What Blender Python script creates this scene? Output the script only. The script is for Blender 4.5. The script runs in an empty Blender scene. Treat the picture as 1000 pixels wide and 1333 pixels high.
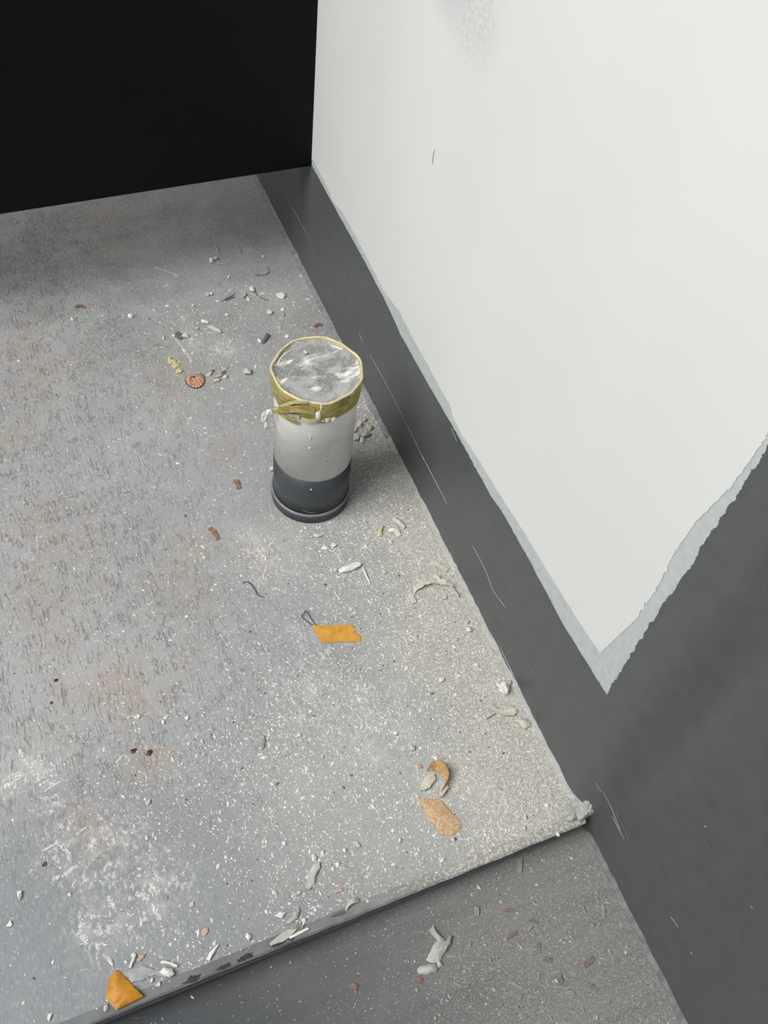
import bpy, bmesh, math, random
import numpy as np
from mathutils import Vector, Matrix, noise
from mathutils.geometry import tessellate_polygon
S = bpy.context.scene
C = S.collection
random.seed(7)

# ------------------------------------------------------------------ camera
F_PX = 1218.0
YAW, PIT, ROL = .5238, -.95, .1702
CAM = Vector((-.3155, -.1304, .7644))
fw = Vector((math.sin(YAW)*math.cos(PIT), math.cos(YAW)*math.cos(PIT), math.sin(PIT)))
r0 = fw.cross(Vector((0, 0, 1))).normalized(); u0 = r0.cross(fw)
rt = math.cos(ROL)*r0 + math.sin(ROL)*u0
up = -math.sin(ROL)*r0 + math.cos(ROL)*u0
cd = bpy.data.cameras.new('camera'); cam = bpy.data.objects.new('camera', cd); C.objects.link(cam)
cd.sensor_fit = 'VERTICAL'; cd.sensor_height = 36; cd.lens = 36*F_PX/1333; cd.clip_start = .01
cam.matrix_world = Matrix(((rt.x, up.x, -fw.x, CAM.x), (rt.y, up.y, -fw.y, CAM.y), (rt.z, up.z, -fw.z, CAM.z), (0, 0, 0, 1)))
S.camera = cam
# ------------------------------------------------------------------ world, lights, exposure
wd = bpy.data.worlds.new('room_light'); S.world = wd; wd.use_nodes = True
bg = wd.node_tree.nodes['Background']; bg.inputs[0].default_value = (.90, .96, 1, 1); bg.inputs[1].default_value = .32
def area(name, loc, target, sx, sy, power, col):
    l = bpy.data.lights.new(name, 'AREA'); l.shape = 'RECTANGLE'; l.size = sx; l.size_y = sy; l.energy = power; l.color = col
    o = bpy.data.objects.new(name, l); C.objects.link(o); o.location = loc
    o.rotation_euler = (Vector(target)-Vector(loc)).to_track_quat('-Z', 'Y').to_euler()
    return o
area('ceiling_light', (-1.85, .15, 2.35), (-.1, .3, 0), 1.6, 1.6, 96, (1, .985, .955))
S.view_settings.view_transform = 'Standard'; S.view_settings.look = 'None'
S.view_settings.exposure = 0.0; S.view_settings.gamma = 1

# ------------------------------------------------------------------ pixel helpers
def ray(x, y): return fw*F_PX + rt*(x-500) + up*(666.5-y)
def fl(x, y, z=0.0):
    d = ray(x, y); return CAM + d*((z-CAM.z)/d.z)
def wl(x, y, X=0.0):
    d = ray(x, y); return CAM + d*((X-CAM.x)/d.x)
def zc(crop, pts):                        # points read in a zoomed crop -> photograph pixels
    x0, y0, s = crop; return [(x0+p[0]/s, y0+p[1]/s) for p in pts]

# ------------------------------------------------------------------ dimensions
DROP = .030            # lower floor below the upper sheet
YP, HP = .6945, .1525  # black panel: distance, underside height
YV = .052              # upright paint edge on the right wall
def gx(y):             # right wall falls back a little in front of the sheet edge
    t = min(1, max(0, (.03-y)/.045)); return .011*t*t*(3-2*t)

# ------------------------------------------------------------------ materials
class NT:
    def __init__(s, name):
        s.m = bpy.data.materials.new(name); s.m.use_nodes = True; s.t = s.m.node_tree
        s.b = s.t.nodes['Principled BSDF']; s.co = s.n('ShaderNodeTexCoord').outputs['Object']
    def n(s, k): return s.t.nodes.new(k)
    def l(s, a, b): s.t.links.new(a, b)
    def put(s, sock, v):
        if hasattr(v, 'is_linked') or hasattr(v, 'links'): s.l(v, sock)
        elif isinstance(v, (tuple, list)) and len(v) == 3 and sock.type == 'RGBA': sock.default_value = (*v, 1)
        else: sock.default_value = v
    def math(s, op, a, b=0.0, c=0.0, clamp=False):
        n = s.n('ShaderNodeMath'); n.operation = op; n.use_clamp = clamp
        for i, v in enumerate((a, b, c)): s.put(n.inputs[i], v)
        return n.outputs[0]
    def add(s, a, b): return s.math('ADD', a, b)
    def sub(s, a, b): return s.math('SUBTRACT', a, b)
    def mul(s, a, b): return s.math('MULTIPLY', a, b)
    def mx(s, a, b): return s.math('MAXIMUM', a, b)
    def ss(s, v, lo, hi, a=0.0, b=1.0):
        n = s.n('ShaderNodeMapRange'); n.interpolation_type = 'SMOOTHSTEP'
        for i, q in enumerate((v, lo, hi, a, b)): s.put(n.inputs[i], q)
        return n.outputs[0]
    def mapping(s, scale=(1, 1, 1), loc=(0, 0, 0), rot=(0, 0, 0)):
        n = s.n('ShaderNodeMapping'); s.l(s.co, n.inputs[0]); n.inputs['Location'].default_value = loc
        n.inputs['Rotation'].default_value = rot; n.inputs['Scale'].default_value = scale; return n.outputs[0]
    def noise(s, scale, detail=3, rough=.55, vec=None, dist=0):
        n = s.n('ShaderNodeTexNoise'); s.l(vec or s.co, n.inputs['Vector'])
        n.inputs['Scale'].default_value = scale; n.inputs['Detail'].default_value = detail
        n.inputs['Roughness'].default_value = rough; n.inputs['Distortion'].default_value = dist
        return n.outputs['Fac']
    def mix(s, f, a, b):
        n = s.n('ShaderNodeMix'); n.data_type = 'RGBA'
        s.put(n.inputs[0], f); s.put(n.inputs[6], a); s.put(n.inputs[7], b); return n.outputs[2]
    def xyz(s):
        n = s.n('ShaderNodeSeparateXYZ'); s.l(s.co, n.inputs[0]); return n.outputs
    def blob(s, px, ax, ay=None, deg=0, axis='floor'):     # soft spot around a point of the floor or wall
        P = fl(*px) if axis == 'floor' else wl(*px)
        ay = ay or ax
        m = s.n('ShaderNodeVectorMath'); m.operation = 'SUBTRACT'; s.l(s.co, m.inputs[0]); m.inputs[1].default_value = P
        r = s.n('ShaderNodeMapping'); s.l(m.outputs[0], r.inputs[0])
        if axis == 'floor':
            r.inputs['Rotation'].default_value = (0, 0, math.radians(-deg)); r.inputs['Scale'].default_value = (1/ax, 1/ay, 0)
        else: r.inputs['Scale'].default_value = (0, 1/ax, 1/ay)
        g = s.n('ShaderNodeTexGradient'); g.gradient_type = 'SPHERICAL'; s.l(r.outputs[0], g.inputs[0])
        return g.outputs['Fac']
    def blobs(s, lst, axis='floor'):
        o = None
        for it in lst:
            q = s.blob(*it[:1], *it[1:], axis=axis); o = q if o is None else s.mx(o, q)
        return o
    def bump(s, h, strength=.3, dist=.001):
        n = s.n('ShaderNodeBump'); n.inputs['Strength'].default_value = strength; n.inputs['Distance'].default_value = dist
        s.l(h, n.inputs['Height']); s.l(n.outputs[0], s.b.inputs['Normal'])
    def out(s, col, rough=.6, spec=.4):
        s.put(s.b.inputs['Base Color'], col); s.put(s.b.inputs['Roughness'], rough); s.put(s.b.inputs['Specular IOR Level'], spec)
        return s.m

def simple(name, c, rough=.7, spec=.3, var=.15, scale=300, bump=.2, bdist=.0006):
    t = NT(name); n = t.noise(scale, 3)
    a = tuple(x*(1-var) for x in c); b = tuple(min(1, x*(1+var)) for x in c)
    if bump: t.bump(n, bump, bdist)
    return t.out(t.mix(t.ss(n, .3, .7), a, b), rough, spec)

def floor_material():
    t = NT('grey_painted_board')
    X, Y, Z = t.xyz()
    big = t.noise(7, 4, .6); mid = t.noise(40, 4, .6)
    base = t.mix(t.ss(big, .3, .7), (.262, .269, .284), (.352, .36, .372))
    base = t.mix(t.mul(t.ss(mid, .4, .75), .5), base, (.395, .395, .39))
    # bluish worn area
    bl = t.blobs([((210, 660), .13, .10), ((400, 830), .10), ((240, 960), .12)])
    base = t.mix(t.mul(bl, .38), base, (.25, .27, .315))
    base = t.mix(t.ss(t.blobs([((70, 1290), .26, .19), ((330, 1320), .22, .11)]), 0, .6, 0, .8), base, (.20, .216, .238))
    # brown and ochre stains
    st = t.blobs([((30, 770), .12, .07, 30), ((70, 690), .07), ((10, 560), .05), ((330, 720), .035), ((230, 500), .05),
                  ((150, 900), .11, .06), ((200, 985), .05, .03), ((120, 1060), .03, .06), ((50, 820), .06), ((140, 300), .05, .12),
                  ((290, 590), .03), ((30, 470), .1), ((230, 740), .07), ((360, 300), .015, .06), ((395, 400), .012, .08)])
    stm = t.mul(t.ss(st, 0, .8), t.ss(t.noise(26, 5, .65), .36, .68))
    base = t.mix(t.mul(stm, .58), base, (.36, .278, .215))
    # darker mottled patches towards the back left
    dk = t.blobs([((60, 340), .2, .14), ((170, 460), .08), ((200, 300), .12)])
    base = t.mix(t.mul(t.mul(dk, t.ss(t.noise(18, 5, .65), .4, .65)), .7), base, (.15, .147, .142))
    # short grain creases along the boards of the sheet
    cv = t.mapping((250, 46, 1)); cn = t.noise(1, 3, .5, cv, .45)
    cr = t.ss(t.math('ABSOLUTE', t.sub(cn, .5)), .008, .035, 1, 0)
    crm = t.mul(cr, t.ss(t.noise(70, 2), .42, .56))
    leftness = t.ss(X, -.30, -.12, 1, .25)
    crm = t.mul(t.mul(crm, leftness), t.ss(Y, .06, .22, .15, 1))
    base = t.mix(t.mul(crm, .62), base, (.11, .108, .105))
    # fine pale flecks in the grain
    f2 = t.noise(1, 2, .6, t.mapping((520, 220, 1)))
    base = t.mix(t.mul(t.ss(f2, .56, .68), t.ss(Y, .05, .2, .35, .75)), base, (.50, .495, .475))
    f3 = t.noise(1, 3, .65, t.mapping((300, 150, 1)))
    base = t.mix(t.mul(t.ss(f3, .46, .34), .25), base, (.10, .10, .10))
    # scuffed plaster smears
    sm = t.blobs([((130, 1110), .06, .05), ((120, 1215), .03, .04), ((175, 1175), .07, .04, 30), ((40, 1005), .05, .025, 20), ((60, 1020), .02, .05, 20),
                  ((330, 710), .035), ((480, 935), .06, .07), ((350, 735), .04), ((205, 1165), .05), ((245, 435), .012, .05, 20), ((290, 455), .03),
                  ((400, 900), .05), ((90, 1100), .04), ((420, 845), .012, .03), ((385, 825), .014, .03), ((600, 1010), .06)])
    sn = t.noise(1, 5, .72, t.mapping((270, 170, 1), rot=(0, 0, 1.0)))
    smm = t.mul(t.ss(sm, 0, .9), t.add(t.ss(t.noise(60, 4, .6), .42, .7, 0, .35), t.mul(t.ss(sn, .50, .60), t.ss(t.noise(48, 3, .6), .42, .56, .1, .8))))
    base = t.mix(t.mul(smm, .9), base, (.72, .72, .70))
    # scraped dust drifting towards the wall
    dn = t.noise(12, 4, .6)
    wid = t.ss(Y, .08, .66, -.19, -.03)                         # how far the drift reaches out
    dens = t.ss(t.add(X, t.mul(t.sub(dn, .5), .16)), t.mul(wid, 1.25), 0, 0, 1)
    dens = t.mul(dens, t.ss(Y, .62, .40, .25, 1))
    patch = t.blobs([((480, 930), .12), ((420, 1010), .10), ((560, 880), .12), ((620, 1060), .14), ((470, 1060), .13), ((250, 450), .10), ((350, 400), .09), ((380, 700), .08), ((470, 760), .1)])
    dens = t.mx(dens, t.mul(patch, .55))
    dens = t.mx(dens, t.ss(X, -.5, -.15, .10, .22))
    sp = t.noise(720, 2, .6); sp2 = t.noise(330, 2, .6)
    thr = t.ss(dens, 0, 1, .755, .50)
    grains = t.mx(t.ss(sp, thr, t.add(thr, .05)), t.mul(t.ss(sp2, t.add(thr, .03), t.add(thr, .07)), .9))
    film = t.mul(dens, .62)
    base = t.mix(film, base, (.46, .45, .40))
    base = t.mix(t.mul(grains, .8), base, t.mix(dens, (.68, .67, .63), (.64, .625, .55)))
    h = t.add(t.mul(grains, .8), t.sub(t.mul(mid, .4), t.mul(crm, 1.0)))
    t.bump(h, .55, .0007)
    return t.out(base, t.ss(dens, 0, .6, .55, .9), .3)

def edge_material():
    t = NT('painted_edge_strip_with_dust')
    X, Y, Z = t.xyz(); n = t.noise(420, 3, .65); m = t.noise(40, 4)
    base = t.mix(t.ss(m, .35, .65), (.125, .132, .142), (.17, .178, .187))
    d = t.ss(t.add(X, t.mul(t.sub(m, .5), .12)), -.26, -.08, .04, 1)
    base = t.mix(t.mul(d, .7), base, (.40, .39, .35))
    thr = t.ss(d, 0, 1, .72, .5)
    base = t.mix(t.mul(t.ss(n, thr, t.add(thr, .06)), .8), base, (.60, .585, .52))
    t.bump(n, .4, .0006)
    return t.out(base, .65, .35)

def lower_floor_material():
    t = NT('dark_grey_floor_with_dust')
    X, Y, Z = t.xyz()
    base = t.mix(t.ss(t.noise(9, 4), .3, .7), (.052, .058, .066), (.075, .081, .089))
    dn = t.noise(14, 4, .6)
    dens = t.ss(t.add(X, t.mul(t.sub(dn, .5), .12)), -.36, -.05, .06, 1)
    wv = t.noise(1, 3, .6, t.mapping((6, 95, 1), rot=(0, 0, .12)))
    lane = t.blobs([((520, 1205), .25, .035, 8)])
    base = t.mix(t.mul(t.mul(dens, .8), t.ss(wv, .1, .6, .6, 1)), base, (.25, .25, .24))
    sp = t.noise(700, 2, .6); thr = t.ss(dens, 0, 1, .70, .53)
    g = t.ss(sp, thr, t.add(thr, .06)); sp2 = t.noise(300, 2, .6); g2 = t.ss(sp2, t.add(thr, .05), t.add(thr, .1))
    base = t.mix(t.mul(t.mx(g, g2), t.sub(.6, t.mul(lane, .4))), base, (.36, .355, .335))
    base = t.mix(t.mul(t.ss(t.noise(480, 2, .6), .64, .7), .4), base, (.05, .05, .05))
    t.bump(t.add(g, t.mul(wv, .3)), .3, .0005)
    return t.out(base, .75, .3)

def dark_paint():
    t = NT('charcoal_paint')
    n = t.noise(60, 3); f = t.noise(900, 2)
    t.bump(t.add(n, t.mul(f, .25)), .10, .0006)
    return t.out(t.mix(t.ss(n, .3, .7), (.084, .090, .095), (.096, .101, .106)), .40, .5)

def white_paint():
    t = NT('off_white_wall_paint')
    n = t.noise(5, 3); f = t.noise(700, 2)
    col = t.mix(t.ss(n, .3, .7), (.725, .732, .718), (.75, .755, .74))
    sm = t.mul(t.ss(t.blob((617, 5), .055, .055, 0, 'wall'), 0, .8), t.ss(t.noise(260, 4, .7), .30, .66))
    sm = t.mx(sm, t.mul(t.ss(t.blob((590, -20), .05, .04, 0, 'wall'), 0, .9), .8))
    col = t.mix(t.mul(sm, .6), col, (.50, .50, .52))
    dots = t.mul(t.ss(t.blob((545, 338), .02, .016, 0, 'wall'), 0, .5), t.ss(t.noise(420, 1), .66, .70))
    col = t.mix(t.mul(dots, .7), col, (.40, .40, .41))
    t.bump(t.add(n, t.mul(f, .1)), .06, .0006)
    return t.out(col, .65, .25)

def membrane_material():
    t = NT('dusty_grey_membrane')
    n = t.noise(45, 4, .65, dist=.8); f = t.noise(800, 2)
    col = t.mix(t.ss(n, .38, .62), (.20, .205, .205), (.37, .37, .36))
    w = t.noise(1, 4, .7, t.mapping((22, 60, 1), rot=(0, 0, -.45)), .5)
    col = t.mix(t.mul(t.ss(w, .52, .64), .95), col, (.76, .75, .70))
    col = t.mix(t.mul(t.ss(f, .56, .66), .45), col, (.62, .61, .58))
    t.bump(t.add(n, t.mul(f, .4)), .4, .0008)
    return t.out(col, .8, .3)

def tape_material():
    t = NT('yellowed_clear_tape')
    v = t.mapping((60, 60, 420)); w = t.noise(1, 3, .6, v, .6)
    col = t.mix(t.ss(w, .35, .68), (.30, .225, .045), (.50, .42, .14))
    col = t.mix(t.mul(t.ss(t.noise(120, 3), .55, .7), .5), col, (.62, .57, .36))
    t.bump(w, .5, .0012)
    return t.out(col, .32, .5)

def vcol_material(name, rough=.85):
    t = NT(name); a = t.n('ShaderNodeAttribute'); a.attribute_name = 'Col'
    return t.out(a.outputs['Color'], rough, .25)

def dusty(name, c, dust=(.68, .66, .60), amount=.5, thr=.5, rough=.75):
    t = NT(name); n = t.noise(600, 3, .7); m = t.noise(120, 3)
    col = t.mix(t.ss(m, .3, .7), tuple(x*.85 for x in c), tuple(min(1, x*1.12) for x in c))
    t.bump(n, .35, .0006)
    return t.out(t.mix(t.mul(t.ss(n, thr, thr+.1), amount), col, dust), rough, .3)

M = dict(
    floor=floor_material(), edge=edge_material(), lower=lower_floor_material(), dark=dark_paint(), white=white_paint(),
    primer=simple('pale_grey_primer', (.50, .545, .54), .75, .25, .06, 160, .1),
    panel=simple('black_panel', (.006, .0064, .0075), .5, .10, .05, 40, 0),
    nosing=dusty('grey_painted_nosing', (.13, .138, .148), (.4, .4, .39), .35, .58, .5),
    face=simple('shaded_edge_face', (.035, .037, .04), .5, .4),  # nosing front near black: its shade is put into the colour
    core=simple('dark_sheet_edge', (.03, .032, .035), .6, .3),
    pipe=simple('grey_white_pipe_paint', (.81, .80, .765), .5, .4, .05, 90, .06),
    pipe_dark=simple('charcoal_pipe_paint', (.055, .062, .07), .4, .5, .08, 120, .1),
    ring=simple('worn_grey_rim', (.20, .215, .225), .4, .5, .15, 200, .1),
    membrane=membrane_material(), tape=tape_material(),
    rim=simple('cream_tape_rim', (.60, .54, .34), .5, .4, .12, 200, .2),
    plaster=simple('white_plaster', (.74, .73, .69), .85, .2, .10, 500, .4),
    cream=simple('cream_plaster', (.58, .55, .47), .85, .2, .15, 500, .4),
    drip=simple('white_paint_drip', (.78, .78, .75), .35, .5, .03, 300, 0),
    orange=dusty('orange_masking_tape', (.60, .30, .045), (.72, .5, .25), .25, .6),
    amber=dusty('amber_tape', (.50, .225, .022), (.75, .5, .2), .15, .66, .45),
    tan=dusty('dusty_tan_tape', (.52, .31, .135), (.62, .54, .42), .75, .46),
    brown=dusty('brown_paper_curl', (.46, .25, .10), (.74, .68, .58), .5, .52),
    grey=simple('grey_paint_peel', (.33, .345, .345), .7, .3, .10, 160, .2),
    palepeel=simple('pale_grey_paint_peel', (.47, .46, .42), .75, .3, .12, 160, .3),
    darkchip=simple('dark_grey_paint_chip', (.13, .135, .14), .6, .4, .15, 200, .2),
    yellow=simple('yellow_crumb', (.60, .56, .28), .85, .2, .15, 400, .4),
    pencil=simple('cedar_shaving', (.58, .33, .22), .7, .3, .15, 300, .3),
    rust=simple('rust_brown_fleck', (.25, .145, .095), .8, .2, .3, 300, .4),
    pink=simple('pinkish_chip', (.52, .38, .31), .85, .2, .15, 300, .3),
    wood=simple('brown_wood_splinter', (.22, .18, .14), .85, .2, .25, 300, .4),
    redwood=simple('reddish_wood_splinter', (.25, .165, .125), .85, .2, .2, 300, .4),
    straw=simple('straw_coloured_splinter', (.31, .285, .23), .85, .2, .2, 300, .4),
    wire=simple('dark_wire', (.06, .055, .055), .4, .5, .2, 300, 0),
    hair=simple('dark_thread', (.09, .09, .09), .7, .3, .1, 300, 0),
    blackrim=simple('dark_pencil_lacquer', (.03, .025, .025), .4, .5, .1, 300, 0),
    redspot=simple('dark_red_drop', (.07, .022, .018), .35, .5, .2, 300, .1),
    caulk=simple('smeared_grey_caulk', (.18, .183, .18), .75, .3, .25, 120, .5, .001),
    smear=dusty('trodden_plaster', (.60, .60, .58), (.32, .325, .33), .9, .48, .85),
    farfill=simple('grey_joint_filler', (.24, .245, .245), .7, .3, .2, 200, .4),
    ridge=dusty('pale_dust_ridge', (.40, .40, .385), (.58, .565, .51), .6, .5),
    scratch=simple('bare_scratch', (.55, .56, .56), .6, .3, .1, 200, 0),
    faint=simple('faint_scratch', (.17, .175, .18), .6, .3, .1, 200, 0),
    gouge=simple('dark_gouge', (.12, .12, .12), .7, .2, .1, 200, 0),
    crumbs=vcol_material('dust_grains'),
)

# ------------------------------------------------------------------ mesh helpers
def mesh(name, verts, faces, mat, parent=None, smooth=False):
    me = bpy.data.meshes.new(name); me.from_pydata([tuple(v) for v in verts], [], faces); me.update()
    if smooth: me.polygons.foreach_set('use_smooth', [True]*len(me.polygons))
    me.materials.append(M[mat] if isinstance(mat, str) else mat)
    o = bpy.data.objects.new(name, me); C.objects.link(o)
    if parent is not None: o.parent = parent
    return o
def tag(o, label, cat, group=None, kind=None):
    o['label'] = label; o['category'] = cat
    if group: o['group'] = group
    if kind: o['kind'] = kind
    return o
def struct(o): o['kind'] = 'structure'; return o
def empty(name, loc):
    o = bpy.data.objects.new(name, None); C.objects.link(o); o.location = loc; o.empty_display_size = .02
    return o
def under(o, par):                                   # parent a mesh built in world coordinates
    o.parent = par; o.matrix_parent_inverse = Matrix.Translation(par.location).inverted(); return o
def recenter(o):                                     # origin at the mesh's base centre
    me = o.data; n = len(me.vertices); a = np.empty(n*3); me.vertices.foreach_get('co', a); a = a.reshape(-1, 3)
    c = np.array([(a[:, 0].min()+a[:, 0].max())/2, (a[:, 1].min()+a[:, 1].max())/2, a[:, 2].min()])
    me.vertices.foreach_set('co', (a-c).ravel()); me.update(); o.location = c; return o
def box(name, lo, hi, mat, parent=None):
    x0, y0, z0 = lo; x1, y1, z1 = hi
    v = [(x0,y0,z0),(x1,y0,z0),(x1,y1,z0),(x0,y1,z0),(x0,y0,z1),(x1,y0,z1),(x1,y1,z1),(x0,y1,z1)]
    return mesh(name, v, [(0,3,2,1),(4,5,6,7),(0,1,5,4),(1,2,6,5),(2,3,7,6),(3,0,4,7)], mat, parent)
def nz(x, y, z=0, s=1): return noise.noise(Vector((x*s, y*s, z*s)))

def flake(name, px, mat, thick=.0006, bow=.001, wob=.0006, base_z=0.0, tilt=None, rag=.0, sub=4, keep=False):
    """thin irregular piece: outline in photograph pixels, lying on the floor at base_z"""
    P = [fl(x, y, base_z) for x, y in px]
    out = []
    for i in range(len(P)):
        a, b = P[i], P[(i+1) % len(P)]
        for k in range(sub):
            q = a.lerp(b, k/sub)
            if rag: q = q + Vector((nz(q.x, q.y, 1, 900), nz(q.x, q.y, 5, 900), 0))*rag
            out.append(q)
    c = sum(out, Vector())/len(out); n = len(out); rad = max((q-c).length for q in out)
    V, Fc = [], []
    def hz(q, f):
        e = 1-f*f
        h = bow*e if bow > 0 else -bow*f*f
        h += wob*(.5+.5*nz(q.x, q.y, 3, 160))
        if tilt: h += max(0, (q-c).to_2d().dot(Vector(tilt[:2]))/rad*.5+.5)*tilt[2]
        return base_z+h
    fr = (1, .72, .42, .16)
    for lay in (1, 0):
        for f in fr:
            for q in out:
                p = c+(q-c)*f; V.append((p.x, p.y, hz(p, f)+thick*lay+.0001))
    L = n*len(fr)
    for lay in (0, 1):
        for r in range(len(fr)-1):
            for i in range(n):
                j = (i+1) % n; a = lay*L+r*n
                q = (a+i, a+j, a+n+j, a+n+i); Fc.append(q if lay == 0 else q[::-1])
        cap = [lay*L+(len(fr)-1)*n+i for i in range(n)]; Fc.append(cap if lay == 0 else cap[::-1])
    for i in range(n):
        j = (i+1) % n; Fc.append((i, L+i, L+j, j))
    o = mesh(name, V, Fc, mat, smooth=False)
    bm = bmesh.new(); bm.from_mesh(o.data); bmesh.ops.recalc_face_normals(bm, faces=bm.faces); bm.to_mesh(o.data); bm.free()
    return o if keep else recenter(o)

def lump(name, px, a, b, c, mat, deg=0, z=0.0, rough=.28, subd=2, keep=False):
    """knobbly crumb; a, b half sizes in the floor plane and c half height, in metres"""
    P = fl(px[0], px[1], z) if not isinstance(px, Vector) else px
    bm = bmesh.new(); bmesh.ops.create_icosphere(bm, subdivisions=subd, radius=1)
    s = random.random()*50; rz = Matrix.Rotation(math.radians(deg), 3, 'Z')
    for v in bm.verts:
        k = 1+rough*(nz(v.co.x+s, v.co.y, v.co.z, 1.3)+.5*nz(v.co.x, v.co.y+s, v.co.z, 3.1))
        q = Vector((v.co.x*a*k, v.co.y*b*k, max(-.75, v.co.z)*c*k)); v.co = rz@q
    zmin = min(v.co.z for v in bm.verts)
    for v in bm.verts: v.co += P - Vector((0, 0, zmin))
    me = bpy.data.meshes.new(name); bm.to_mesh(me); bm.free(); me.materials.append(M[mat])
    o = bpy.data.objects.new(name, me); C.objects.link(o)
    return o if keep else recenter(o)

def smooth_path(P, n):
    out = []
    for i in range(len(P)-1):
        p0 = P[max(0, i-1)]; p1 = P[i]; p2 = P[i+1]; p3 = P[min(len(P)-1, i+2)]
        for k in range(n):
            t = k/n
            out.append(.5*((2*p1)+(p2-p0)*t+(2*p0-5*p1+4*p2-p3)*t*t+(3*p1-p0-3*p2+p3)*t**3))
    out.append(P[-1].copy()); return out
def tube(name, P, r, mat, n=6, sub=5, taper=True, keep=False):
    P = smooth_path(P, sub) if len(P) > 2 else P
    V, Fc = [], []
    for i, p in enumerate(P):
        d = (P[min(i+1, len(P)-1)]-P[max(i-1, 0)]).normalized()
        s = d.cross(Vector((0, 0, 1))); s = s.normalized() if s.length > 1e-4 else Vector((1, 0, 0)); t = s.cross(d)
        f = i/(len(P)-1); rr = r*(1-.6*abs(2*f-1)**3) if taper else r
        for k in range(n):
            a = 2*math.pi*k/n; V.append(p+(s*math.cos(a)+t*math.sin(a))*rr)
    for i in range(len(P)-1):
        for k in range(n):
            Fc.append((i*n+k, i*n+(k+1) % n, (i+1)*n+(k+1) % n, (i+1)*n+k))
    Fc.append(list(range(n))[::-1]); Fc.append([(len(P)-1)*n+k for k in range(n)])
    o = mesh(name, V, Fc, mat, smooth=True); return o if keep else recenter(o)
def ribbon(name, P, width, thick, mat, wdir=None, sub=6, rag=.15, keep=False):
    """strip with real thickness along a 3-D path; wdir(f) gives the direction of its width"""
    P = smooth_path(P, sub); V, Fc = [], []
    for i, p in enumerate(P):
        f = i/(len(P)-1); d = (P[min(i+1, len(P)-1)]-P[max(i-1, 0)]).normalized()
        w = wdir(f).normalized() if wdir else d.cross(Vector((0, 0, 1))).normalized()
        nn = d.cross(w).normalized()
        w1 = width*.5*(1+rag*nz(f*9, 1.3+width*900)); w2 = width*.5*(1+rag*nz(f*9, 7.7+width*900))
        for a, b in ((w1, 1), (w1, -1), (-w2, -1), (-w2, 1)): V.append(p+w*a+nn*thick*.5*b)
    for i in range(len(P)-1):
        for k in range(4): Fc.append((i*4+k, i*4+(k+1) % 4, i*4+4+(k+1) % 4, i*4+4+k))
    Fc.append((3, 2, 1, 0)); e = (len(P)-1)*4; Fc.append((e, e+1, e+2, e+3))
    o = mesh(name, V, Fc, mat); return o if keep else recenter(o)
def lift(pts, hs, z=0.0):
    return [fl(x, y, z)+Vector((0, 0, h)) for (x, y), h in zip(pts, hs)]

# ================================================================== the setting
# upper floor sheet (top at z = 0)
flo = struct(box('floor', (-1.6, .0045, -.018), (.012, 1.7, 0), 'floor'))
lof = struct(box('floor_lower', (-1.6, -1.3, -DROP-.03), (.03, 1.7, -DROP), 'lower'))
core = box('sheet_support', (-1.6, .012, -DROP+.0002), (.012, 1.7, -.0182), 'core', flo)
# nosing along the sheet's front edge: a stepped profile run along x
prof = [(.0065, .0003), (-.0012, .0003), (-.0026, -.0010), (-.0028, -.0040), (-.0006, -.0048), (-.0004, -.0110), (-.0026, -.0122),
        (-.0030, -.0142), (-.0004, -.0160), (.0030, -.0215), (.0045, -.0215), (.0045, -.0002)]
xs = np.linspace(-1.6, .0005, 180)
V = []; Fc = []; n = len(prof)
for x in xs:
    for k, (y, z) in enumerate(prof):
        w = .0007*nz(x, k*.01, 2, 45) if k in (0, 1, 2) else .0003*nz(x, k, 4, 30)
        V.append((x, y+w, z))
for i in range(len(xs)-1):
    for k in range(n): Fc.append((i*n+k, i*n+(k+1) % n, (i+1)*n+(k+1) % n, (i+1)*n+k))
Fc.append(list(range(n))); Fc.append([(len(xs)-1)*n+k for k in range(n)][::-1])
nos = struct(mesh('trim_1', V, Fc, 'face'))
nos.data.materials.append(M['edge']); nos.data.materials.append(M['nosing'])
for i, p in enumerate(nos.data.polygons):
    k = i % n
    p.material_index = 1 if k in (0, 1) else 2 if k in (2, 5, 6) else 0  # ridges lighter as painted highlight lines, grooves in the shade-dark colour
# paint chips broken off the nosing: dark bare patches
for x0, x1, yy in ((236, 262, 0), (280, 300, 1), (308, 330, 0), (352, 372, 1), (375, 385, 0)):
    line = lambda x: 1382-.417*x
    flk = flake('bare_patch', [(x0, line(x0)-2), ((x0+x1)/2, line((x0+x1)/2)-7+yy*2), (x1, line(x1)-4), (x1-3, line(x1)+1), ((x0+x1)/2, line((x0+x1)/2)+1)],
                'core', .0002, .0001, .0001, .0005, rag=.0015, sub=7, keep=True)
    flk.parent = nos

# black panel: its underside stops short of the floor; recessed toe board behind
wb = struct(box('wall_back', (-1.3, YP, HP), (-.0012, YP+.035, 1.3), 'panel'))
struct(box('added_shade_wall', (-1.6, -1.3, -DROP), (.08, -1.22, 1.6), 'dark'))  # unseen wall added behind the camera to darken the panel and lower right

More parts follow.
